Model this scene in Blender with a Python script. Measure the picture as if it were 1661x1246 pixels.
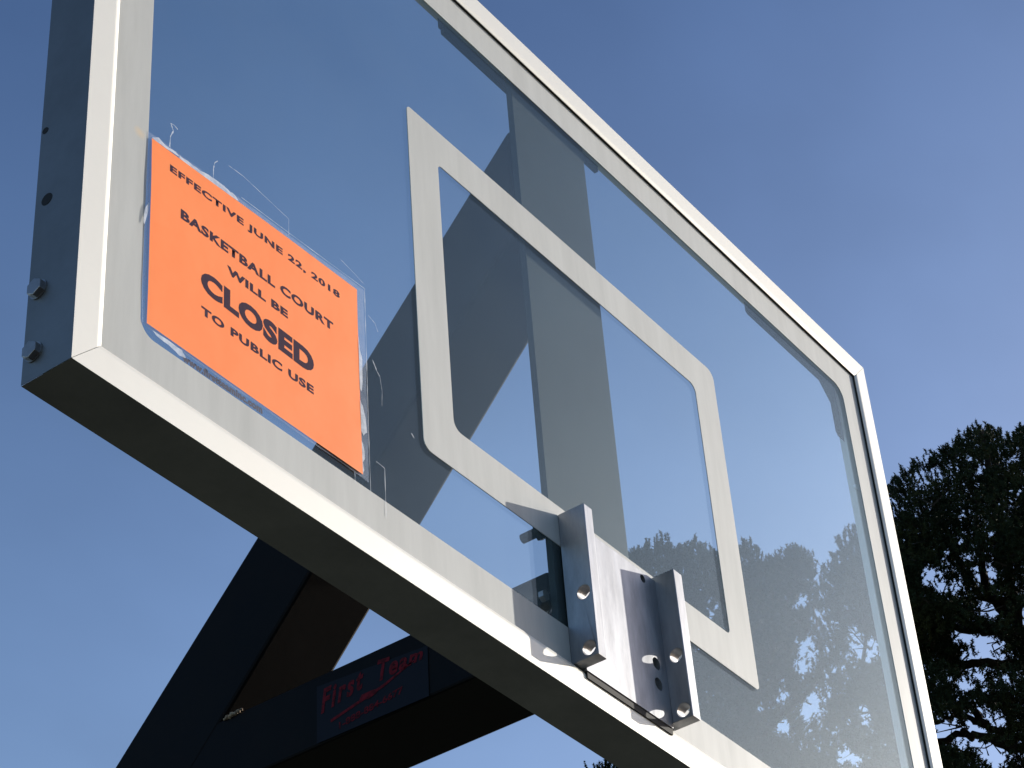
import bpy, bmesh, math, random
import numpy as np
from mathutils import Vector, Matrix, noise
from math import radians as R_

for o in list(bpy.data.objects): bpy.data.objects.remove(o)
S = bpy.context.scene
C = S.collection
Z0 = 3.05                       # height of the foot of the target square above the court

# ---------------------------------------------------------------- camera
CAM = Vector((-1.4521, -1.0668, -1.3344 + Z0))
RM = [[0.5916552715, -0.8036336625, -0.0641636673],
      [0.4658792583, 0.4057735762, -0.7863232933],
      [0.6579517888, 0.4353397999, 0.6144743300]]
cd = bpy.data.cameras.new('camera'); cam = bpy.data.objects.new('camera', cd); C.objects.link(cam)
cd.sensor_width = 36; cd.lens = 82.94; cd.clip_start = 0.05; cd.clip_end = 2000
m = Matrix.Identity(4)
for i in range(3):
    m[i][0] = RM[0][i]; m[i][1] = -RM[1][i]; m[i][2] = -RM[2][i]; m[i][3] = CAM[i]
cam.matrix_world = m
S.camera = cam

# ---------------------------------------------------------------- sky and sun
SUN = Vector((2.9, -1.0, 1.0)).normalized()      # towards the sun
EL = math.asin(SUN.z); AZ = math.atan2(SUN.x, SUN.y)
W = bpy.data.worlds.new('World'); S.world = W; W.use_nodes = True
nt = W.node_tree
sky = nt.nodes.new('ShaderNodeTexSky'); sky.sky_type = 'NISHITA'; sky.sun_disc = False
sky.sun_elevation = EL; sky.sun_rotation = AZ
sky.altitude = 0; sky.air_density = 1.0; sky.dust_density = 1.3; sky.ozone_density = 6.0
bg = nt.nodes['Background']; bg.inputs['Strength'].default_value = 0.11
# a hazier lower sky: brighter towards the horizon, deeper overhead
tcw = nt.nodes.new('ShaderNodeTexCoord'); sp_ = nt.nodes.new('ShaderNodeSeparateXYZ'); mrw = nt.nodes.new('ShaderNodeMapRange')
mrw.inputs['From Min'].default_value = 0.45; mrw.inputs['From Max'].default_value = 0.73
mxc = nt.nodes.new('ShaderNodeMix'); mxc.data_type = 'RGBA'; mxc.inputs['A'].default_value = (2.15, 1.66, 1.36, 1); mxc.inputs['B'].default_value = (1.06, 0.95, 0.92, 1)
vm = nt.nodes.new('ShaderNodeVectorMath'); vm.operation = 'MULTIPLY'
mxw = nt.nodes.new('ShaderNodeVectorMath'); mxw.operation = 'SCALE'
nt.links.new(tcw.outputs['Generated'], sp_.inputs[0]); nt.links.new(sp_.outputs['Z'], mrw.inputs['Value'])
# faint uneven veil of high haze
nzw = nt.nodes.new('ShaderNodeTexNoise'); nzw.inputs['Scale'].default_value = 5; nzw.inputs['Detail'].default_value = 4; nzw.inputs['Roughness'].default_value = 0.45
mpw = nt.nodes.new('ShaderNodeMapping'); mpw.inputs['Scale'].default_value = (1.0, 2.2, 3.0); mpw.inputs['Rotation'].default_value = (0.4, 0.3, 0.5)
mr2 = nt.nodes.new('ShaderNodeMapRange'); mr2.inputs['From Min'].default_value = 0.3; mr2.inputs['From Max'].default_value = 0.7
mr2.inputs['To Min'].default_value = 0.96; mr2.inputs['To Max'].default_value = 1.08
mu = nt.nodes.new('ShaderNodeMath'); mu.operation = 'MULTIPLY'
nt.links.new(tcw.outputs['Generated'], mpw.inputs[0]); nt.links.new(mpw.outputs[0], nzw.inputs['Vector']); nt.links.new(nzw.outputs['Fac'], mr2.inputs['Value'])
nt.links.new(mr2.outputs[0], mu.inputs[0]); mu.inputs[1].default_value = 1.0; nt.links.new(mrw.outputs[0], mxc.inputs['Factor'])
nt.links.new(sky.outputs[0], vm.inputs[0]); nt.links.new(mxc.outputs['Result'], vm.inputs[1]); nt.links.new(vm.outputs[0], mxw.inputs[0]); nt.links.new(mu.outputs[0], mxw.inputs['Scale'])
nt.links.new(mxw.outputs[0], bg.inputs['Color'])
sl = bpy.data.lights.new('sun', 'SUN'); sl.energy = 5.0; sl.angle = R_(0.53); sl.color = (1.0, 0.94, 0.84)
so = bpy.data.objects.new('sun', sl); C.objects.link(so)
so.rotation_euler = SUN.to_track_quat('Z', 'Y').to_euler(); so.location = (20, -8, 12)
S.view_settings.view_transform = 'Standard'; S.view_settings.look = 'None'
S.view_settings.exposure = 0.3; S.view_settings.gamma = 1
S.cycles.max_bounces = 10; S.cycles.transparent_max_bounces = 24

# ---------------------------------------------------------------- helpers
def ray(az, el):
    az = R_(az); el = R_(el)
    return Vector((math.sin(az)*math.cos(el), math.cos(az)*math.cos(el), math.sin(el)))

def mat(name, col, rough=0.5, metal=0.0, noise=None, bump=None, spec=0.5, streak=None):
    m = bpy.data.materials.new(name); m.use_nodes = True; t = m.node_tree
    b = t.nodes['Principled BSDF']
    b.inputs['Base Color'].default_value = (*col, 1); b.inputs['Roughness'].default_value = rough
    b.inputs['Metallic'].default_value = metal; b.inputs['Specular IOR Level'].default_value = spec
    tc = t.nodes.new('ShaderNodeTexCoord')
    if noise:
        sc, col2, lo, hi, stretch = noise
        mp = t.nodes.new('ShaderNodeMapping'); mp.inputs['Scale'].default_value = stretch
        n = t.nodes.new('ShaderNodeTexNoise'); n.inputs['Scale'].default_value = sc; n.inputs['Detail'].default_value = 8
        n.inputs['Roughness'].default_value = 0.65
        r = t.nodes.new('ShaderNodeValToRGB'); r.color_ramp.elements[0].position = lo; r.color_ramp.elements[1].position = hi
        r.color_ramp.elements[0].color = (*col, 1); r.color_ramp.elements[1].color = (*col2, 1)
        t.links.new(tc.outputs['Object'], mp.inputs[0]); t.links.new(mp.outputs[0], n.inputs['Vector'])
        t.links.new(n.outputs['Fac'], r.inputs[0]); t.links.new(r.outputs[0], b.inputs['Base Color'])
        rr = t.nodes.new('ShaderNodeMapRange'); rr.inputs['To Min'].default_value = max(0.05, rough-0.08); rr.inputs['To Max'].default_value = min(1, rough+0.12)
        t.links.new(n.outputs['Fac'], rr.inputs['Value']); t.links.new(rr.outputs[0], b.inputs['Roughness'])
    if bump:
        bs, bd, bst = bump
        n2 = t.nodes.new('ShaderNodeTexNoise'); n2.inputs['Scale'].default_value = bs; n2.inputs['Detail'].default_value = 5
        mp2 = t.nodes.new('ShaderNodeMapping'); mp2.inputs['Scale'].default_value = bst
        bu = t.nodes.new('ShaderNodeBump'); bu.inputs['Strength'].default_value = bd; bu.inputs['Distance'].default_value = 0.002
        t.links.new(tc.outputs['Object'], mp2.inputs[0]); t.links.new(mp2.outputs[0], n2.inputs['Vector'])
        t.links.new(n2.outputs['Fac'], bu.inputs['Height']); t.links.new(bu.outputs[0], b.inputs['Normal'])
    return m

M = {}
M['alu'] = mat('anodised_aluminium', (0.80, 0.78, 0.70), 0.5, 0.3, (6, (0.72, 0.70, 0.64), 0.35, 0.75, (1, 1, 1)), (60, 0.04, (1, 1, 1)))
M['alu_side'] = mat('dark_frame_side', (0.24, 0.245, 0.24), 0.4, 0.7, (9, (0.16, 0.165, 0.165), 0.3, 0.75, (1, 1, 1)), (120, 0.05, (1, 1, 1)))  # darker tone for the outer faces of the rails
M['rubber_and_shade'] = mat('black_rubber_and_shade', (0.012, 0.012, 0.012), 0.8)  # gasket rubber; also the black of the painted shade under the bracket plate
def add_stain(m, c, r, col):
    t = m.node_tree; b = t.nodes['Principled BSDF']; L = t.links.new
    src = b.inputs['Base Color'].links[0].from_socket
    tc = t.nodes.new('ShaderNodeTexCoord'); d = t.nodes.new('ShaderNodeVectorMath'); d.operation = 'DISTANCE'; d.inputs[1].default_value = c
    sc = t.nodes.new('ShaderNodeVectorMath'); sc.operation = 'MULTIPLY_ADD'
    n = t.nodes.new('ShaderNodeTexNoise'); n.inputs['Scale'].default_value = 60; n.inputs['Detail'].default_value = 4
    L(tc.outputs['Object'], n.inputs['Vector']); L(n.outputs['Color'], sc.inputs[0]); sc.inputs[1].default_value = (r*1.6, r*1.6, r*1.6)
    L(tc.outputs['Object'], sc.inputs[2]); L(sc.outputs[0], d.inputs[0])
    mr = t.nodes.new('ShaderNodeMapRange'); mr.inputs['From Min'].default_value = r*1.5; mr.inputs['From Max'].default_value = r*.3
    mr.inputs['To Max'].default_value = .85; L(d.outputs['Value'], mr.inputs['Value'])
    mx = t.nodes.new('ShaderNodeMix'); mx.data_type = 'RGBA'; mx.inputs['B'].default_value = (*col, 1)
    L(mr.outputs[0], mx.inputs['Factor']); L(src, mx.inputs['A']); L(mx.outputs['Result'], b.inputs['Base Color'])
M['paint'] = mat('grey_white_glass_paint', (0.50, 0.51, 0.49), 0.55, 0, (7, (0.40, 0.41, 0.395), 0.35, 0.8, (5, 1, 0.6)), (300, 0.02, (1, 1, 1)), 0.3)
add_stain(M['paint'], (-.396+.006-.2745, -1.42+.004, .119+.006+Z0), .005, (.6, .5, .36))
M['steel'] = mat('bare_mill_steel', (0.37, 0.38, 0.40), 0.48, 0.8, (9, (0.20, 0.205, 0.22), 0.36, 0.68, (3, 3, 0.8)), (90, 0.12, (1, 1, 0.15)))
M['zinc'] = mat('zinc_bolt', (0.35, 0.34, 0.33), 0.35, 0.9, (30, (0.2, 0.19, 0.18), 0.4, 0.7, (1, 1, 1)))
M['screw'] = mat('bright_screw', (0.9, 0.9, 0.88), 0.4, 0.2)
M['black'] = mat('weathered_black_paint', (0.0045, 0.0045, 0.005), 0.55, 0, (14, (0.009, 0.008, 0.008), 0.45, 0.75, (1, 1, 1)), (150, 0.03, (1, 1, 1)), 0.08)
M['plate'] = mat('dark_grey_steel_paint', (0.020, 0.028, 0.027), 0.55, 0, (10, (0.013, 0.019, 0.020), 0.4, 0.7, (1, 1, 1)), (200, 0.05, (1, 1, 1)), 0.12)
M['rust'] = mat('rusty_weld', (0.45, 0.36, 0.24), 0.9, 0, (120, (0.08, 0.045, 0.03), 0.4, 0.65, (1, 1, 1)), (200, 1.0, (1, 1, 1)))
M['orange'] = mat('fluorescent_orange_paper', (1.0, 0.265, 0.070), 0.6, 0, (9, (1.0, 0.23, 0.05), 0.35, 0.75, (1, 1, 1)), (14, 0.5, (1, 1, 1)), 0.3)
M['ink'] = mat('dark_ink', (0.035, 0.02, 0.045), 0.8, 0, (200, (0.05, 0.025, 0.045), 0.4, 0.6, (1, 1, 1)), None, 0.1)
M['url'] = mat('dark_blue_glass_print', (0.012, 0.016, 0.05), 0.6)
M['sticker'] = mat('navy_sticker', (0.004, 0.006, 0.012), 0.6, 0, (30, (0.007, 0.009, 0.016), 0.4, 0.7, (1, 1, 1)), None, 0.15)
M['red'] = mat('faded_red_print', (0.17, 0.010, 0.018), 0.7, 0, (150, (0.07, 0.008, 0.012), 0.45, 0.6, (1, 1, 1)), None, 0.1)
M['bark'] = mat('pine_bark', (0.06, 0.042, 0.03), 0.9, 0, (6, (0.02, 0.016, 0.012), 0.35, 0.65, (4, 4, 1)), (20, 1.0, (3, 3, 1)))
M['needle'] = mat('pine_needles', (0.022, 0.034, 0.016), 0.7, 0, (1.6, (0.075, 0.078, 0.030), 0.46, 0.70, (1, 1, 1)), None, 0.15)
M['grass'] = mat('grass', (0.035, 0.05, 0.015), 0.9, 0, (1.5, (0.05, 0.055, 0.02), 0.35, 0.7, (1, 1, 1)))
M['asphalt'] = mat('asphalt', (0.035, 0.035, 0.036), 0.9, 0, (40, (0.05, 0.05, 0.05), 0.4, 0.7, (1, 1, 1)))
M['white'] = mat('court_line_paint', (0.7, 0.7, 0.68), 0.7)

def glassy(name, dust, dustcol, tint=(1, 1, 1), ior=1.5, scale=9):
    """clear pane: Fresnel reflection + see-through, with a thin film of dust that catches the sun"""
    m = bpy.data.materials.new(name); m.use_nodes = True; t = m.node_tree; t.nodes.clear()
    out = t.nodes.new('ShaderNodeOutputMaterial')
    tr = t.nodes.new('ShaderNodeBsdfTransparent'); tr.inputs[0].default_value = (*tint, 1)
    gl = t.nodes.new('ShaderNodeBsdfGlossy'); gl.inputs['Roughness'].default_value = 0.02; gl.inputs['Color'].default_value = (0.80, 0.97, 1.0, 1)
    fr = t.nodes.new('ShaderNodeFresnel'); fr.inputs['IOR'].default_value = ior
    di = t.nodes.new('ShaderNodeBsdfDiffuse'); di.inputs[0].default_value = (*dustcol, 1)
    a = t.nodes.new('ShaderNodeMixShader'); b = t.nodes.new('ShaderNodeMixShader')
    tc = t.nodes.new('ShaderNodeTexCoord'); n = t.nodes.new('ShaderNodeTexNoise'); n.inputs['Scale'].default_value = scale
    n.inputs['Detail'].default_value = 9; n.inputs['Roughness'].default_value = 0.6
    mr = t.nodes.new('ShaderNodeMapRange'); mr.inputs['From Min'].default_value = 0.3; mr.inputs['From Max'].default_value = 0.7
    mr.inputs['To Min'].default_value = dust*0.6; mr.inputs['To Max'].default_value = dust*1.4
    # fine specks: dried drops
    v = t.nodes.new('ShaderNodeTexVoronoi'); v.inputs['Scale'].default_value = 60
    lt = t.nodes.new('ShaderNodeMath'); lt.operation = 'LESS_THAN'; lt.inputs[1].default_value = 0.045
    sp = t.nodes.new('ShaderNodeMath'); sp.operation = 'MULTIPLY'; sp.inputs[1].default_value = 0.06
    ad = t.nodes.new('ShaderNodeMath'); ad.operation = 'ADD'
    L = t.links.new
    ge = t.nodes.new('ShaderNodeNewGeometry'); io = t.nodes.new('ShaderNodeMapRange')     # same reflectance from either side of a face
    io.inputs['To Min'].default_value = ior; io.inputs['To Max'].default_value = 1/ior
    L(ge.outputs['Backfacing'], io.inputs['Value']); L(io.outputs[0], fr.inputs['IOR'])
    L(tc.outputs['Object'], n.inputs['Vector']); L(tc.outputs['Object'], v.inputs['Vector'])
    L(n.outputs['Fac'], mr.inputs['Value']); L(v.outputs['Distance'], lt.inputs[0]); L(lt.outputs[0], sp.inputs[0])
    L(mr.outputs[0], ad.inputs[0]); L(sp.outputs[0], ad.inputs[1])
    L(fr.outputs[0], a.inputs[0]); L(tr.outputs[0], a.inputs[1]); L(gl.outputs[0], a.inputs[2])
    L(ad.outputs[0], b.inputs[0]); L(a.outputs[0], b.inputs[1]); L(di.outputs[0], b.inputs[2])
    L(b.outputs[0], out.inputs['Surface'])
    return m
M['glass'] = glassy('backboard_glass', 0.010, (0.66, 0.80, 0.70), (0.98, 1.0, 0.99), 1.30)
M['sleeve'] = glassy('clear_plastic_sleeve', 0.16, (0.75, 0.8, 0.9), (0.96, 0.97, 1.0), 1.45, 60)
M['tape'] = glassy('torn_tape', 0.55, (0.8, 0.83, 0.87), (1, 1, 1), 1.45, 90)

def root(name, label, cat, loc, group=None):
    o = bpy.data.objects.new(name, None); C.objects.link(o); o.location = loc
    o['label'] = label; o['category'] = cat
    if group: o['group'] = group
    o.empty_display_size = 0.1
    return o
def wloc(p):
    v = Vector((0, 0, 0))
    while p: v += Vector(p.location); p = p.parent
    return v
def link(name, me, ms, parent=None, bevel=0, smooth=False):
    """me is in board coordinates (x, y, z above the foot of the square)"""
    off = Vector((0, 0, Z0)) - wloc(parent)
    me.transform(Matrix.Translation(off))
    for k in (ms if isinstance(ms, (list, tuple)) else [ms]): me.materials.append(M[k])
    o = bpy.data.objects.new(name, me); C.objects.link(o)
    if parent: o.parent = parent
    if bevel:
        b = o.modifiers.new('bevel', 'BEVEL'); b.width = bevel; b.segments = 2; b.limit_method = 'ANGLE'; b.angle_limit = R_(35)
    if smooth:
        for p in me.polygons: p.use_smooth = True
    return o
def pyd(v, f, mi=None):
    me = bpy.data.meshes.new('m'); me.from_pydata([tuple(a) for a in v], [], f); me.update()
    bm = bmesh.new(); bm.from_mesh(me); bmesh.ops.recalc_face_normals(bm, faces=bm.faces); bm.to_mesh(me); bm.free()
    if mi:
        for p, i in zip(me.polygons, mi): p.material_index = i
    return me
def box(x0, x1, y0, y1, z0, z1):
    v = [(x, y, z) for x in (x0, x1) for y in (y0, y1) for z in (z0, z1)]
    return v, [(0, 1, 3, 2), (4, 6, 7, 5), (0, 4, 5, 1), (2, 3, 7, 6), (0, 2, 6, 4), (1, 5, 7, 3)]
def boxes(*bs):
    V = []; F = []
    for b in bs:
        v, f = box(*b); n = len(V); V += v; F += [tuple(i+n for i in q) for q in f]
    return pyd(V, F)
def prism(poly, a0, a1, axis):
    """closed polygon extruded along axis; poly gives the two other coordinates in x,y,z order"""
    n = len(poly); V = []
    for a in (a0, a1):
        for p in poly:
            q = list(p); q.insert(axis, a); V.append(tuple(q))
    F = [tuple(range(n)), tuple(range(2*n-1, n-1, -1))] + [(i, (i+1) % n, n+(i+1) % n, n+i) for i in range(n)]
    return pyd(V, F)
def rrect(x0, x1, z0, z1, r, seg=6):
    """rounded rectangle; r is one radius or four (bottom-left, bottom-right, top-right, top-left)"""
    r = [r]*4 if not isinstance(r, (list, tuple)) else r
    o = []
    for k, (cx, cz, a) in enumerate(((x0, z0, 180), (x1, z0, 270), (x1, z1, 0), (x0, z1, 90))):
        rr = r[k]; px = cx + (rr if k in (0, 3) else -rr); pz = cz + (rr if k in (0, 1) else -rr)
        for s in range(seg+1):
            t = R_(a + 90*s/seg); o.append((px+rr*math.cos(t), pz+rr*math.sin(t)))
    return o
def ring(outer, inner, y0, y1):
    n = len(outer); V = []
    for y in (y0, y1):
        for L_ in (outer, inner): V += [(x, y, z) for x, z in L_]
    F = []
    for i in range(n):
        j = (i+1) % n
        F += [(i, j, n+j, n+i), (2*n+i, 3*n+i, 3*n+j, 2*n+j), (i, 2*n+i, 2*n+j, j), (n+i, n+j, 3*n+j, 3*n+i)]
    return pyd(V, F)
def cyl(c, axis, r, l0, l1, n=20, r2=None):
    V = []
    for l, rr in ((l0, r), (l1, r2 if r2 else r)):
        for k in range(n):
            a = 2*math.pi*(k+.5)/n; q = [c[0]+rr*math.cos(a), c[1]+rr*math.sin(a)]; q.insert(axis, l); V.append(tuple(q))
    return V, [tuple(range(n)), tuple(range(2*n-1, n-1, -1))] + [(i, (i+1) % n, n+(i+1) % n, n+i) for i in range(n)]
def join(*vf):
    V = []; F = []
    for v, f in vf:
        n = len(V); V += v; F += [tuple(i+n for i in q) for q in f]
    return pyd(V, F)
def cut(me, cutters):
    o = bpy.data.objects.new('t', me); C.objects.link(o); tmp = []
    for c in cutters:
        k = bpy.data.objects.new('k', pyd(*c)); C.objects.link(k); tmp.append(k)
        b = o.modifiers.new('b', 'BOOLEAN'); b.operation = 'DIFFERENCE'; b.object = k; b.solver = 'EXACT'
    dg = bpy.context.evaluated_depsgraph_get(); dg.update()
    r = bpy.data.meshes.new_from_object(o.evaluated_get(dg))
    for k in tmp+[o]: bpy.data.objects.remove(k)
    return r
def text_mesh(s, bold=0.0, spacing=1.0, shear=0.0, extrude=0.0):
    cu = bpy.data.curves.new('t', 'FONT'); cu.body = s; cu.size = 1; cu.offset = bold; cu.space_character = spacing; cu.shear = shear
    cu.extrude = extrude; cu.resolution_u = 4
    o = bpy.data.objects.new('t', cu); C.objects.link(o)
    dg = bpy.context.evaluated_depsgraph_get(); dg.update()
    me = bpy.data.meshes.new_from_object(o.evaluated_get(dg)); bpy.data.objects.remove(o)
    return me
def fit_text(s, x0, x1, z0, z1, fn, caps_only=True, **k):
    """text filling x0..x1, z0..z1 (ends may differ in height: z0,z1 pairs); fn maps (a, b) to a 3D point"""
    me = text_mesh(s, **k)
    co = np.array([v.co[:] for v in me.vertices]); a0, b0 = co[:, 0].min(), co[:, 1].min(); a1, b1 = co[:, 0].max(), co[:, 1].max()
    for v, c in zip(me.vertices, co):
        fx = (c[0]-a0)/(a1-a0); fz = (c[1]-b0)/(b1-b0)
        v.co = fn(x0+(x1-x0)*fx, (z0[0]+(z0[1]-z0[0])*fx)*(1-fz)+(z1[0]+(z1[1]-z1[0])*fx)*fz)
    return me

# ---------------------------------------------------------------- ground
def sheet(name, x0, x1, y0, y1, z, m_, nx=1):
    me = pyd([(x0, y0, z-Z0), (x1, y0, z-Z0), (x1, y1, z-Z0), (x0, y1, z-Z0)], [(0, 1, 2, 3)])
    o = link(name, me, m_); o['kind'] = 'structure'; return o
sheet('ground', -900, 900, -900, 900, 0.0, 'grass')
sheet('basketball_court', -7.5, 8.1, -16, 2.2, 0.004, 'asphalt')

# ---------------------------------------------------------------- the backboard and everything welded or bolted to it
XL, XR, ZB, ZT = -0.4618, 1.0661, -0.1742, 0.7343
PF = -0.006; DB = 0.049
hoop = root('basketball_backboard', 'glass basketball backboard in a pale aluminium frame on black steel arms', 'backboard', (0.2745, 1.42, 0))

prof = [(0, PF), (0.0262, PF), (0.0285, PF+.0003), (0.0325, PF+0.0019), (0.0325, PF+0.0026), (0.0030, PF+0.0026),
        (0.0030, 0.0255), (0.0345, 0.0255), (0.0345, 0.0285), (0.0030, 0.0285), (0.0030, DB), (0, DB)]
def rail(name, A, B, side_dark=True):
    """A, B outer corners (x, z), inside lies to the left of A->B; mitred at 45 degrees"""
    A = Vector(A); B = Vector(B); t = (B-A).normalized(); n = Vector((-t.y, t.x))
    V = []; N = len(prof)
    for P, s in ((A, 1), (B, -1)):
        for u, y in prof:
            q = P + n*u + t*(s*(u+0.0003)); V.append((q.x, y, q.y))
    F = [tuple(range(N)), tuple(range(2*N-1, N-1, -1))] + [(i, (i+1) % N, N+(i+1) % N, N+i) for i in range(N)]
    me = pyd(V, F)
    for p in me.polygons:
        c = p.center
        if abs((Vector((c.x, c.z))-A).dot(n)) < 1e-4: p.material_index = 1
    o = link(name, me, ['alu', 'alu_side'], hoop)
    return o
rb = rail('frame_rail', (XL, ZB), (XR, ZB)); rr = rail('frame_rail', (XR, ZB), (XR, ZT))
rt = rail('frame_rail', (XR, ZT), (XL, ZT)); rl = rail('frame_rail', (XL, ZT), (XL, ZB))
def gq(u, y0, y1):
    return [(XL+u, ZB+u), (XR-u, ZB+u), (XR-u, ZT-u), (XL+u, ZT-u)]
link('gasket', ring(gq(.0285, 0, 0), gq(.0324, 0, 0), PF+.0027, -0.0003), 'rubber_and_shade', hoop)

gl = prism(gq(.0045, 0, 0), 0.0, 0.0025, 1)
link('glass_pane', gl, 'glass', hoop)
link('border_stripe', ring(rrect(XL+.006, XR-.006, ZB+.006, ZT-.006, .001, 8), rrect(-0.3834, 0.9896, -0.0968, 0.6542, [.017, .017, .022, .017], 8), -0.0006, 0.0003), 'paint', hoop)
link('target_square', ring(rrect(0, .6096, 0, .4555, [.012, .007, .014, .006], 8), rrect(.0508, .5588, .0508, .4047, [.012, .007, .012, .006], 8), -0.0006, 0.0003), 'paint', hoop)
link('web_address', fit_text('www.firstteaminc.com', -.3335, -.2325, (-.0967, -.0952), (-.0886, -.0866), lambda a, b: (a, -0.0009, b), bold=.07, spacing=1.1), 'url', hoop)

# bolts on the left side of the frame, one open bolt hole
for z in (-0.0815, -0.1465):
    hx = cyl((0.037, z), 0, 0.0085, XL-0.0062, XL-0.0001, 6)
    o = link('bolt', join(hx), 'zinc', rl, bevel=.0006)
    link('washer', join(cyl((0.037, z), 0, 0.0095, XL-0.0012, XL+0.0001, 24)), 'zinc', rl)
link('bolt_hole', join(cyl((0.0355, 0.0165), 0, 0.0062, XL-0.0003, XL+0.0001, 24)), 'rubber_and_shade', rl)
link('bolt_hole', join(cyl((0.044, 0.101), 0, 0.0035, XL-0.0003, XL+0.0001, 16)), 'rubber_and_shade', rl)

# steel behind the glass
link('top_mounting_bar', boxes((0.1225, 0.411, 0.0290, 0.0350, 0.6870, 0.7200), (0.411, 0.440, 0.0290, 0.0350, 0.6915, 0.7200), (.118, .1225, .0290, .035, .694, .72)), 'plate', hoop, bevel=.0008)
for sx in (1, -1):
    gx = lambda x: x if sx > 0 else XL+XR-x
    g = [(gx(a), b) for a, b in ((0.798, .718), (1.05, .718), (1.05, .608), (1.024, .608), (1.0195, .614), (1.0195, .664), (.994, .6895), (.802, .6895), (.798, .693))]
    link('corner_gusset', prism(g, 0.0288, 0.0335, 1), 'plate', hoop)
link('lip_screw', join(cyl((1.0305, .5190), 1, .0042, .0225, .0256, 12)), 'screw', hoop)
link('mounting_plate', boxes((0.2218, 0.3710, 0.0080, 0.0158, -0.1620, 0.6980)), 'plate', hoop, bevel=.0006)

X0, X1 = 0.222, 0.3275
def sy(y): return y
P0 = Vector((0.0165, 0.5960)); 
U = lambda y: 0.6129-1.03*y
Lw = lambda y: 0.4600-1.06*y
ye = 1.42
diag = link('diagonal_arm', prism([(0.0165, U(.0165)), (ye, U(ye)), (ye, Lw(ye)), (0.0165, Lw(.0165))], X0, X1, 0), 'black', hoop, bevel=.004)
arm = link('lower_arm', prism([(0.0165, -.0225), (.50, -.0225), (.56, -.1065), (0.0165, -.1065)], X0+.0006, X1-.0006, 0), 'black', hoop, bevel=.003)
link('post', boxes((0.2745-.0762, 0.2745+.0762, ye-.0762, ye+.0762, -Z0, U(ye)+.16)), 'black', hoop, bevel=.008)
link('post_cap', boxes((0.2745-.080, 0.2745+.080, ye-.080, ye+.080, U(ye)+.1605, U(ye)+.172)), 'black', hoop, bevel=.003)
# gusset weld where the lower arm meets the diagonal
rng = random.Random(4)
def weld(pts, r, name, parent, mk='rust'):
    bm = bmesh.new()
    for (x, y, z) in pts:
        bmesh.ops.create_icosphere(bm, subdivisions=1, radius=r*rng.uniform(.6, 1.3), matrix=Matrix.Translation((x+rng.uniform(-1, 1)*r*.4, y+rng.uniform(-1, 1)*r*.4, z+rng.uniform(-1, 1)*r*.3)))
    me = bpy.data.meshes.new('w'); bm.to_mesh(me); bm.free()
    return link(name, me, mk, parent, smooth=True)
weld([(X0-.0005, .425+.0022*i, -.0215-.0002*i) for i in range(12)], .0024, 'weld_bead', arm)
# stud with nut behind the plate, and a bolt head low on it
st = link('mounting_stud', join(cyl((0.2165, 0.0235), 1, 0.0052, 0.016, 0.040, 18)), 'plate', hoop, smooth=False)
link('nut', join(cyl((0.2185, 0.0235), 1, 0.0090, 0.0160, 0.0225, 6)), 'plate', st)
link('mounting_bolt', join(cyl((0.2145, -0.0560), 1, 0.0062, 0.0157, 0.0215, 6)), 'zinc', hoop)

# maker's sticker on the side of the lower arm: a runs towards the board (-y), b up
SX = X0 - 0.0003
def sf(a, b, d=0.0): return (SX-d, a, b)
sm = [pyd([sf(.3195, -.0360), sf(.1710, -.0465), sf(.1722, -.1060), sf(.3205, -.1040)], [(0, 1, 2, 3)])]
parts = [sm[0]]
def sticker_text(s, a0, a1, z0, z1, **k): return fit_text(s, a0, a1, z0, z1, lambda a, b: sf(a, b, .0004), **k)
parts.append(sticker_text('First', .3140, .2560, (-.0720, -.0625), (-.0430, -.0380), bold=.03, shear=.25, spacing=1.25))
parts.append(sticker_text('Team', .2370, .1770, (-.0640, -.0600), (-.0375, -.0460), bold=.03, shear=.25, spacing=1.15))
parts.append(pyd([sf(.3010, -.0830, .0004), sf(.2300, -.0690, .0004), (SX-.0004, .1880, -.0560), (SX-.0004, .1880, -.0574), sf(.2300, -.0725, .0004), sf(.3010, -.0865, .0004)], [(0, 1, 4, 5), (1, 2, 3, 4)]))
parts.append(pyd([sf(.2500+.012*math.cos(t*.785), -.0745+.0042*math.sin(t*.785)+(.0012 if t % 2 else 0), .0006) for t in range(8)], [tuple(range(8))]))
parts.append(sticker_text('1-888-884-6677', .2900, .2050, (-.0985, -.0890), (-.0905, -.0810), bold=.02))
bm = bmesh.new()
for k, q in enumerate(parts):
    n0 = len(bm.faces); bm.from_mesh(q); bm.faces.ensure_lookup_table()
    for f in bm.faces[n0:]: f.material_index = 0 if k == 0 else 1
me = bpy.data.meshes.new('s'); bm.to_mesh(me); bm.free()
link('maker_sticker', me, ['sticker', 'red'], arm)

# rim bracket: plate with two flanges, drilled
BT, BB = 0.0385, -0.1400
pl = boxes((0.2380, 0.3925, -0.0090, -0.0012, -0.1425, 0.0362))
cuts = [cyl((0.3735, z), 1, 0.0072, -0.02, 0.01, 24) for z in (-0.0740, -0.0985)] + [cyl((0.2640, z), 1, 0.0072, -0.02, 0.01, 24) for z in (-0.0965,)][:0]
cuts.append(cyl((0.3660, 0.0270), 1, 0.0048, -0.02, 0.01, 20))
br = link('rim_bracket', cut(pl, cuts), 'steel', hoop, bevel=.0007)
link('underside_shade', boxes((0.2400, 0.3925, -0.0078, -0.0006, -0.1500, -0.1427)), 'rubber_and_shade', br)  # black strip added as painted shade under the plate, not a real pad
f1 = prism([(0.2235, BT), (0.2385, BT), (0.2385, BB), (0.2235, BB)], -0.0330, -0.0008, 1)
f1 = cut(f1, [cyl((-0.0225, z), 0, 0.0078, 0.20, 0.25, 28) for z in (-0.0645, -0.1290)])
link('flange', f1, 'steel', br, bevel=.0008)
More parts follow.
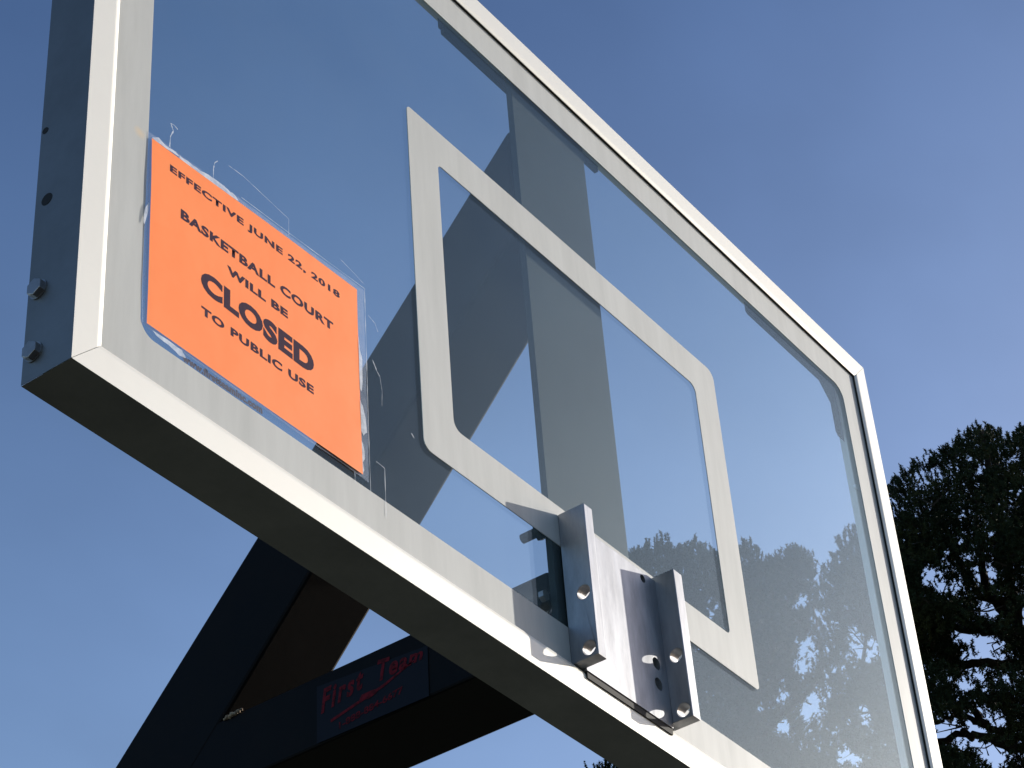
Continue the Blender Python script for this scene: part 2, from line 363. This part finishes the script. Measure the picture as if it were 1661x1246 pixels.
f2 = prism([(0.3905, BT+.003), (0.4070, BT+.003), (0.4085, BB+.004), (0.3935, BB+.004)], -0.0330, -0.0008, 1)
f2 = cut(f2, [cyl((-0.0225, z), 0, 0.0078, 0.38, 0.42, 28) for z in (-0.0610, -0.1255)])
link('flange', f2, 'steel', br, bevel=.0008)

# ---------------------------------------------------------------- paper notice in a clear sleeve, taped on the glass
sign = root('paper_notice', 'bright orange paper notice with dark capitals taped on the glass pane', 'notice', (-0.238, -0.0015, Z0+0.02))
nx, nz = 28, 20
def paper_y(x, z):
    u = (x+.3800)/.283; v = (z+.0855)/.215
    return -0.0021 - 0.0006*math.sin(3*u+1.3)*math.sin(2.5*v) - 0.00022*math.sin(7*u+3*v+.5) - 0.00015*math.sin(11*v-5*u)
def bil(c, u, v): return tuple((c[0][k]*(1-u)+c[1][k]*u)*(1-v)+(c[3][k]*(1-u)+c[2][k]*u)*v for k in (0, 1))
PC = [(-0.3778, -0.0848), (-0.0976, -0.0861), (-0.0968, 0.1331), (-0.3805, 0.1235)]
V = []; F = []
for j in range(nz+1):
    for i in range(nx+1):
        x, z = bil(PC, i/nx, j/nz)
        V.append((x, paper_y(x, z), z))
for j in range(nz):
    for i in range(nx): F.append((j*(nx+1)+i, j*(nx+1)+i+1, (j+1)*(nx+1)+i+1, (j+1)*(nx+1)+i))
o = link('paper', pyd(V, F), 'orange', sign, smooth=True)
YT = -0.00255
def line(s, x0, x1, z0, z1, **k):
    return link('lettering', fit_text(s, x0, x1, z0, z1, lambda a, b: (a, paper_y(a, b)-.00010, b), **k), 'ink', sign)
line('EFFECTIVE JUNE 22, 2018', -.3570, -.1235, (.0985, .1020), (.1092, .1122), bold=.043, spacing=1.15)
line('BASKETBALL COURT', -.3420, -.1345, (.0555, .0573), (.0668, .0680), bold=.045, spacing=1.11)
line('WILL BE', -.2810, -.1995, (.0325, .0318), (.0425, .0412), bold=.05, spacing=1.11)
line('CLOSED', -.3145, -.1637, (-.0078, -.0128), (.0170, .0128), bold=.058, spacing=1.09)
line('TO PUBLIC USE', -.3135, -.1643, (-.0345, -.0342), (-.0250, -.0248), bold=.045, spacing=1.13)

def ragged(pts, amp, n, seed):
    r = random.Random(seed); o = []
    for (a, b) in zip(pts, pts[1:]+pts[:1]):
        for k in range(n):
            f = k/n; o.append((a[0]+(b[0]-a[0])*f+r.uniform(-amp, amp), a[1]+(b[1]-a[1])*f+r.uniform(-amp, amp)))
    return o
def strip_ring(outer, inner, y):
    n = len(outer); V = [(x, y, z) for x, z in outer+inner]
    return pyd(V, [(i, (i+1) % n, n+(i+1) % n, n+i) for i in range(n)])
Q0 = [(-0.3830, -0.0868), (-0.0872, -0.0885), (-0.0862, 0.1400), (-0.3850, 0.1300)]
link('sleeve', strip_ring(ragged(Q0, .0007, 14, 2), ragged(PC, .0006, 14, 3), -0.0011), 'sleeve', sign)
# torn white bits along the edges
bits = [[(-.3805, .1245), (-.372, .131), (-.364, .1275), (-.35, .129), (-.345, .127), (-.362, .1243)],
        [(-.345, .1285), (-.334, .1292), (-.318, .1298), (-.302, .1330), (-.286, .1335), (-.279, .1325), (-.270, .1282), (-.30, .1262), (-.345, .1250)],
        [(-.279, .1325), (-.2735, .1330), (-.2655, .1290), (-.27, .1280)],
        [(-.0972, .075), (-.0955, .060), (-.0928, .050), (-.0935, .020), (-.0955, .010), (-.0976, .012)],
        [(-.0976, .000), (-.0945, -.006), (-.0900, -.018), (-.0895, -.034), (-.0945, -.040), (-.0976, -.036)],
        [(-.0976, -.048), (-.0945, -.053), (-.0935, -.066), (-.0962, -.072), (-.0950, -.080), (-.0970, -.088)],
        [(-.3800, .05), (-.3855, .035), (-.3865, .02), (-.3850, .02), (-.3795, .045)],
        [(-.3705, -.0875), (-.352, -.0868), (-.335, -.0875), (-.330, -.0925), (-.338, -.0945), (-.352, -.0915), (-.366, -.0905)]]
for k, b in enumerate(bits):
    bb = []; r = random.Random(k)
    for a, c in zip(b, b[1:]+b[:1]):
        for q in range(3):
            bb.append((a[0]+(c[0]-a[0])*q/3+r.uniform(-.0005, .0005), a[1]+(c[1]-a[1])*q/3+r.uniform(-.0005, .0005)))
    link('torn_tape', pyd([(x, -0.0020, z) for x, z in bb], [tuple(range(len(bb)))]), 'tape', sign)
# outlines of older tape left on the pane
lines = [([(-.0845, .1425), (-.0850, .05), (-.0856, -.03), (-.0853, -.1000)], .0008), ([(-.0845, .1425), (-.20, .1385), (-.262, .1370)], .0006),
         ([(-.0640, -.1140), (-.0635, -.060)], .0009), ([(-.0635, -.0600), (-.071, -.0592), (-.0760, -.0590)], .0006),
         ([(-.1075, -.1000), (-.1075, -.088)], .0006),
         ([(-.3570, .1310), (-.3565, .1440), (-.3530, .1530), (-.3565, .1600), (-.352, .1610), (-.3475, .1590)], .0012),
         ([(-.3000, .1330), (-.3000, .1460), (-.2985, .1540), (-.2945, .1590)], .0009),
         ([(-.2800, .1640), (-.26, .1650), (-.1960, .1560), (-.1960, .1340)], .0005),
         ([(-.1200, .1560), (-.1, .1520), (-.0860, .1480)], .0005),
         ([(-.080, .112), (-.070, .108), (-.066, .100)], .0006), ([(-.0760, .060), (-.070, .050), (-.0655, .046)], .0010),
         ([(-.0655, .046), (-.063, .030), (-.0640, .012)], .0004), ([(-.02, .005), (-.016, .001)], .0009)]
r = random.Random(8)
for pts, w in lines:
    P_ = []; V = []
    for a, b in zip(pts, pts[1:]):
        for q in range(6): P_.append((a[0]+(b[0]-a[0])*q/6, a[1]+(b[1]-a[1])*q/6))
    P_.append(pts[-1])
    for i, p in enumerate(P_):
        a = P_[max(0, i-1)]; b = P_[min(len(P_)-1, i+1)]; d = Vector((b[0]-a[0], b[1]-a[1])).normalized(); nn = Vector((-d.y, d.x))*w*r.uniform(.15, .75)
        V += [(p[0]+nn.x, -0.0012, p[1]+nn.y), (p[0]-nn.x, -0.0012, p[1]-nn.y)]
    link('tape_residue', pyd(V, [(2*i, 2*i+1, 2*i+3, 2*i+2) for i in range(len(P_)-1)]), 'tape', sign)

# ---------------------------------------------------------------- pines beyond the court
A= [(65.909, 33.359), (66.165, 33.546), (66.275, 33.005), (66.871, 33.664), (67.361, 34.368), (67.806, 34.567), (68.391, 34.741), (68.962, 34.854), (69.357, 34.981), (69.76, 35.134), (70.195, 35.265), (70.481, 35.001), (70.654, 34.788), (71.129, 34.878), (71.722, 35.063), (73.549, 34.084), (74.528, 31.782), (74.246, 28.313), (73.456, 24.171), (63.071, 25.777), (63.989, 28.134), (64.62, 29.669), (64.456, 30.578), (64.882, 31.412), (65.004, 32.439), (65.439, 32.827)]
B= [(59.285, 33.092), (59.467, 33.644), (59.767, 33.601), (60.051, 33.694), (60.488, 33.845), (60.749, 33.549), (60.985, 33.675), (61.131, 33.464), (61.495, 33.71), (61.709, 33.372), (61.99, 33.446), (62.299, 33.156), (62.7, 33.603), (62.956, 33.333), (63.277, 33.039), (63.744, 33.055), (64.004, 33.202), (64.329, 33.219), (64.611, 32.942), (64.71, 32.554), (64.71, 32.032), (64.655, 31.145), (64.316, 30.3), (64.509, 29.536), (64.069, 28.563), (63.866, 25.682), (58.075, 26.278), (57.827, 28.537), (58.091, 28.633), (58.412, 28.489), (58.576, 29.15), (58.84, 30.602), (58.939, 32.078)]
G= [(67.837, 31.941, 0.254), (68.135, 31.595, 0.15), (68.467, 31.54, 0.18), (68.897, 32.213, 0.09), (69.386, 31.756, 0.254), (69.348, 30.945, 0.299), (70.025, 30.603, 0.18), (68.368, 30.443, 0.225), (68.823, 30.22, 0.24), (68.995, 29.895, 0.329), (68.432, 29.871, 0.21), (68.619, 29.398, 0.135), (68.216, 29.257, 0.195), (68.703, 29.06, 0.09), (69.938, 30.915, 0.09), (68.371, 28.381, 0.359), (68.817, 28.308, 0.21), (67.538, 28.366, 0.299), (67.185, 28.274, 0.225), (67.872, 28.022, 0.269), (68.581, 27.544, 0.329), (68.22, 27.748, 0.18), (66.788, 30.248, 0.09), (66.729, 29.224, 0.09), (67.301, 33.597, 0.105), (69.793, 32.638, 0.075), (68.872, 32.59, 0.075), (70.006, 34.263, 0.12), (69.67, 34.474, 0.09), (69.847, 34.141, 0.09), (70.859, 34.254, 0.09), (64.543, 31.458, 0.195), (64.754, 31.207, 0.24), (64.26, 30.901, 0.135), (64.12, 30.622, 0.21), (63.883, 30.282, 0.21), (64.246, 30.383, 0.12), (65.589, 30.645, 0.269), (65.793, 30.394, 0.24), (66.022, 30.658, 0.135), (65.482, 30.957, 0.12), (63.261, 29.694, 0.18), (64.15, 29.435, 0.254), (63.847, 29.179, 0.18), (63.099, 28.977, 0.21), (65.397, 28.9, 0.21), (65.359, 29.126, 0.12), (64.654, 28.121, 0.21), (64.951, 27.935, 0.135), (64.188, 31.877, 0.135), (63.989, 31.754, 0.09), (63.774, 32.005, 0.075), (61.14, 32.611, 0.105), (61.624, 32.858, 0.105), (61.604, 32.188, 0.09), (61.011, 32.923, 0.075), (61.631, 31.812, 0.12), (61.805, 32.016, 0.09), (63.253, 32.518, 0.075), (63.435, 31.601, 0.075), (62.542, 29.485, 0.09), (64.705, 30.101, 0.105), (66.055, 28.441, 0.09), (64.37, 28.818, 0.09)]
L= {'A': [[(70.452, 23.301), (70.003, 27.67), (69.919, 29.883), (69.989, 32.394), (70.139, 35.065)], [(69.875, 30.038), (69.22, 30.448), (68.41, 30.614), (67.415, 30.744), (66.865, 31.349)], [(69.888, 29.447), (68.868, 29.725), (68.04, 29.787), (67.216, 30.627), (66.715, 31.298)], [(69.856, 30.93), (69.093, 31.286), (68.759, 32.012), (68.509, 33.101), (68.387, 34.021)], [(69.781, 30.647), (69.276, 31.329), (69.249, 32.227), (69.542, 33.671)], [(69.864, 27.767), (69.061, 27.83), (68.514, 28.285), (67.925, 28.599), (67.41, 28.533), (66.572, 28.512)], [(69.834, 28.283), (69.114, 28.04), (69.046, 28.563), (69.344, 28.953)], [(69.895, 27.253), (69.166, 27.594), (68.446, 28.003), (67.826, 28.175), (66.785, 27.969), (65.76, 28.629), (65.447, 29.556), (65.895, 31.27), (65.983, 33.048)], [(68.514, 28.285), (68.153, 28.856), (67.878, 28.753)], [(69.83, 32.124), (70.807, 33.14), (71.469, 34.211)]], 'B': [[(62.361, 24.427), (62.3, 28.044), (62.282, 30.995), (62.136, 33.249)], [(62.337, 28.773), (63.376, 29.385), (63.955, 29.755), (64.567, 30.267), (64.457, 31.023), (64.467, 31.691)], [(62.34, 29.803), (63.107, 30.749), (63.832, 31.849), (64.282, 32.985)], [(62.282, 30.995), (61.521, 31.675), (61.14, 32.611), (60.484, 33.576)], [(62.266, 28.341), (60.864, 29.669), (59.882, 31.248), (59.623, 33.21)], [(62.284, 32.037), (61.688, 32.701), (61.456, 33.475)]]}

def inside(p, poly):
    x, y = p; c = False
    for (x0, y0), (x1, y1) in zip(poly, poly[1:]+poly[:1]):
        if (y0 > y) != (y1 > y) and x < (x1-x0)*(y-y0)/(y1-y0)+x0: c = not c
    return c
def edge_dist(p, poly):
    x, y = p; best = 99
    for (x0, y0), (x1, y1) in zip(poly, poly[1:]+poly[:1]):
        dx, dy = x1-x0, y1-y0; t = max(0, min(1, ((x-x0)*dx+(y-y0)*dy)/(dx*dx+dy*dy+1e-9)))
        best = min(best, math.hypot((x-x0-t*dx)*.83, y-y0-t*dy))
    return best
def limb_mesh(lines, D, r0, seed):
    rn = random.Random(seed); V = []; F = []
    for li, ln in enumerate(lines):
        P_ = [CAM + ray(a, e)*(D + (0 if li == 0 else rn.uniform(-.4, .4))) for a, e in ln]
        if li == 0:                                     # the trunk runs on down to the ground
            P_ = [Vector((P_[0].x+.1, P_[0].y-.1, 0))] + P_
        Q = []
        for a, b in zip(P_, P_[1:]):
            for q in range(5):
                Q.append(a.lerp(b, q/5) + (Vector((rn.gauss(0, .02), rn.gauss(0, .02), rn.gauss(0, .02))) if q or Q else Vector()))
        Q.append(P_[-1]); n = len(Q)
        R0 = r0 if li == 0 else r0*rn.uniform(.16, .26)
        base = len(V)
        for i, c in enumerate(Q):
            d = (Q[min(i+1, n-1)]-Q[max(i-1, 0)]).normalized(); s = d.cross(Vector((0.3, 0.2, 1))).normalized(); u = s.cross(d)
            if li == 0: rad = R0*(1-.9*(max(0, c.z)/Q[-1].z)**1.1)
            else: rad = R0*(1-.8*i/n)
            for k in range(8):
                t = k*math.pi/4; rr = rad*rn.uniform(.88, 1.12); V.append(c+s*rr*math.cos(t)+u*rr*math.sin(t)-Vector((0, 0, Z0)))
        for i in range(n-1):
            for k in range(8): F.append((base+8*i+k, base+8*i+(k+1) % 8, base+8*i+8+(k+1) % 8, base+8*i+8+k))
    return V, F
def crown_mesh(poly, gaps, D, seed, n_clump, tufts, elmin, twigs):
    noise.seed_set(seed)
    rn = random.Random(seed); nr = np.random.default_rng(seed)
    azs = [p[0] for p in poly]; els = [p[1] for p in poly]
    cen = []
    tries = 0
    while len(cen) < n_clump and tries < 200000:
        tries += 1
        p = (rn.uniform(min(azs), max(azs)), rn.uniform(elmin, max(els)))
        if not inside(p, poly): continue
        e = edge_dist(p, poly)
        if e < .10: continue
        half = min(2.6, 1.2*math.sqrt(e)+.3)
        cen.append((p, e, D + rn.uniform(-half, half)))
    pos = []; outd = []; tw = []
    for (p, e, d) in cen:
        c = CAM + ray(*p)*d; rad = min(rn.uniform(.22, .5), e*.5236+.05)
        n = int(tufts*(rad/.4)**2)+4
        for _ in range(n):
            v = Vector((rn.gauss(0, 1), rn.gauss(0, 1), abs(rn.gauss(0, 1))*.9-.35)).normalized()
            q = c + v*rad*rn.uniform(.55, 1.05)
            w = (q-CAM); a = math.degrees(math.atan2(w.x, w.y)); el = math.degrees(math.asin(w.z/w.length))
            if not inside((a, el), poly): continue
            skip = False
            for ga, ge, gr in gaps:
                g = math.hypot((a-ga)*.83, el-ge)
                if g < gr*rn.uniform(.75, 1.5) and rn.random() < .955: skip = True; break
            if skip: continue
            if noise.noise(q*2.8) > .25 and rn.random() < .93: continue
            pos.append(q[:]); outd.append((v*.8+Vector((0, 0, .8))).normalized()[:])
            if rn.random() < .06: tw.append((c, q))
    # silhouette shoots
    per = list(zip(poly, poly[1:]+poly[:1]))
    for a, b in per:
        if max(a[1], b[1]) < elmin: continue
        L_ = math.hypot((a[0]-b[0])*.83, a[1]-b[1]); k = int(L_/.085)+1
        for i in range(k):
            f = rn.random(); p = (a[0]+(b[0]-a[0])*f+rn.uniform(-.05, .05), a[1]+(b[1]-a[1])*f+rn.uniform(-.07, .06)-.16)
            q = CAM+ray(*p)*(D+rn.uniform(-.6, .6)); up = Vector((rn.gauss(0, .2), rn.gauss(0, .2), 1)).normalized()
            for sh in range(3):
                q2 = q+Vector((rn.uniform(-.13, .13), rn.uniform(-.13, .13), rn.uniform(-.10, .07)))
                for h in range(rn.randint(1, 2)):
                    w = q2+up*h*.035; pos.append(w[:]); outd.append(up[:])
    pos = np.array(pos); outd = np.array(outd); N = len(pos)
    K = 30
    # needles: thin triangles rising round a shoot
    t = nr.normal(size=(N, K, 3)); dirs = outd[:, None, :]*nr.uniform(.1, .8, (N, K, 1)) + .8*t/np.linalg.norm(t, axis=2, keepdims=True)
    dirs /= np.linalg.norm(dirs, axis=2, keepdims=True)
    base = pos[:, None, :] + outd[:, None, :]*nr.uniform(-.05, .05, (N, K, 1))
    ln = nr.uniform(.028, .046, (N, K, 1))*nr.uniform(.8, 1.2, (N, 1, 1))
    s = np.cross(dirs, nr.normal(size=(N, K, 3))); s /= np.linalg.norm(s, axis=2, keepdims=True)
    wd = .0080
    A = base - s*wd; B = base + s*wd; T = base + dirs*ln
    V = np.stack([A, B, T], 2).reshape(-1, 3)
    V[:, 2] -= Z0
    nt_ = N*K
    me = bpy.data.meshes.new('crown')
    TV = []
    for c, q in tw:
        d = (q-c); s_ = d.cross(Vector((rn.gauss(0, 1), rn.gauss(0, 1), 1))).normalized()*.012
        for z in (c-s_, c+s_, q): TV.append((z.x, z.y, z.z-Z0))
    if TV: V = np.concatenate([V, np.array(TV)]); nt_ += len(tw)
    me.vertices.add(len(V)); me.vertices.foreach_set('co', V.astype(np.float32).ravel())
    me.loops.add(nt_*3); me.loops.foreach_set('vertex_index', np.arange(nt_*3, dtype=np.int32))
    me.polygons.add(nt_); me.polygons.foreach_set('loop_start', np.arange(0, nt_*3, 3, dtype=np.int32))
    mi = np.zeros(nt_, np.int32); mi[N*K:] = 1; me.polygons.foreach_set('material_index', mi)
    me.update(calc_edges=True)
    return me
def pine(label, poly, limbs, D, seed, n1, tufts, r0, name='pine_tree'):
    b = CAM + ray(*limbs[0][0])*D
    t = root(name, label, 'tree', (b.x, b.y, 0), 'pines beyond the court')
    V, F = limb_mesh(limbs, D, r0, seed)
    link('trunk', pyd(V, F), 'bark', t, smooth=True)
    link('crown', crown_mesh(poly, G, D, seed, n1, tufts, ELMIN, 1), ['needle', 'bark'], t)
    return t
ELMIN = 24.0
pine('tall dark pine standing clear at the right edge beyond the backboard frame', A, L['A'], 30.0, 11, 900, 70, .34)
pine('dark pine with a bumpy low crown seen through the glass behind the target square', B, L['B'], 31.5, 12, 620, 65, .30)
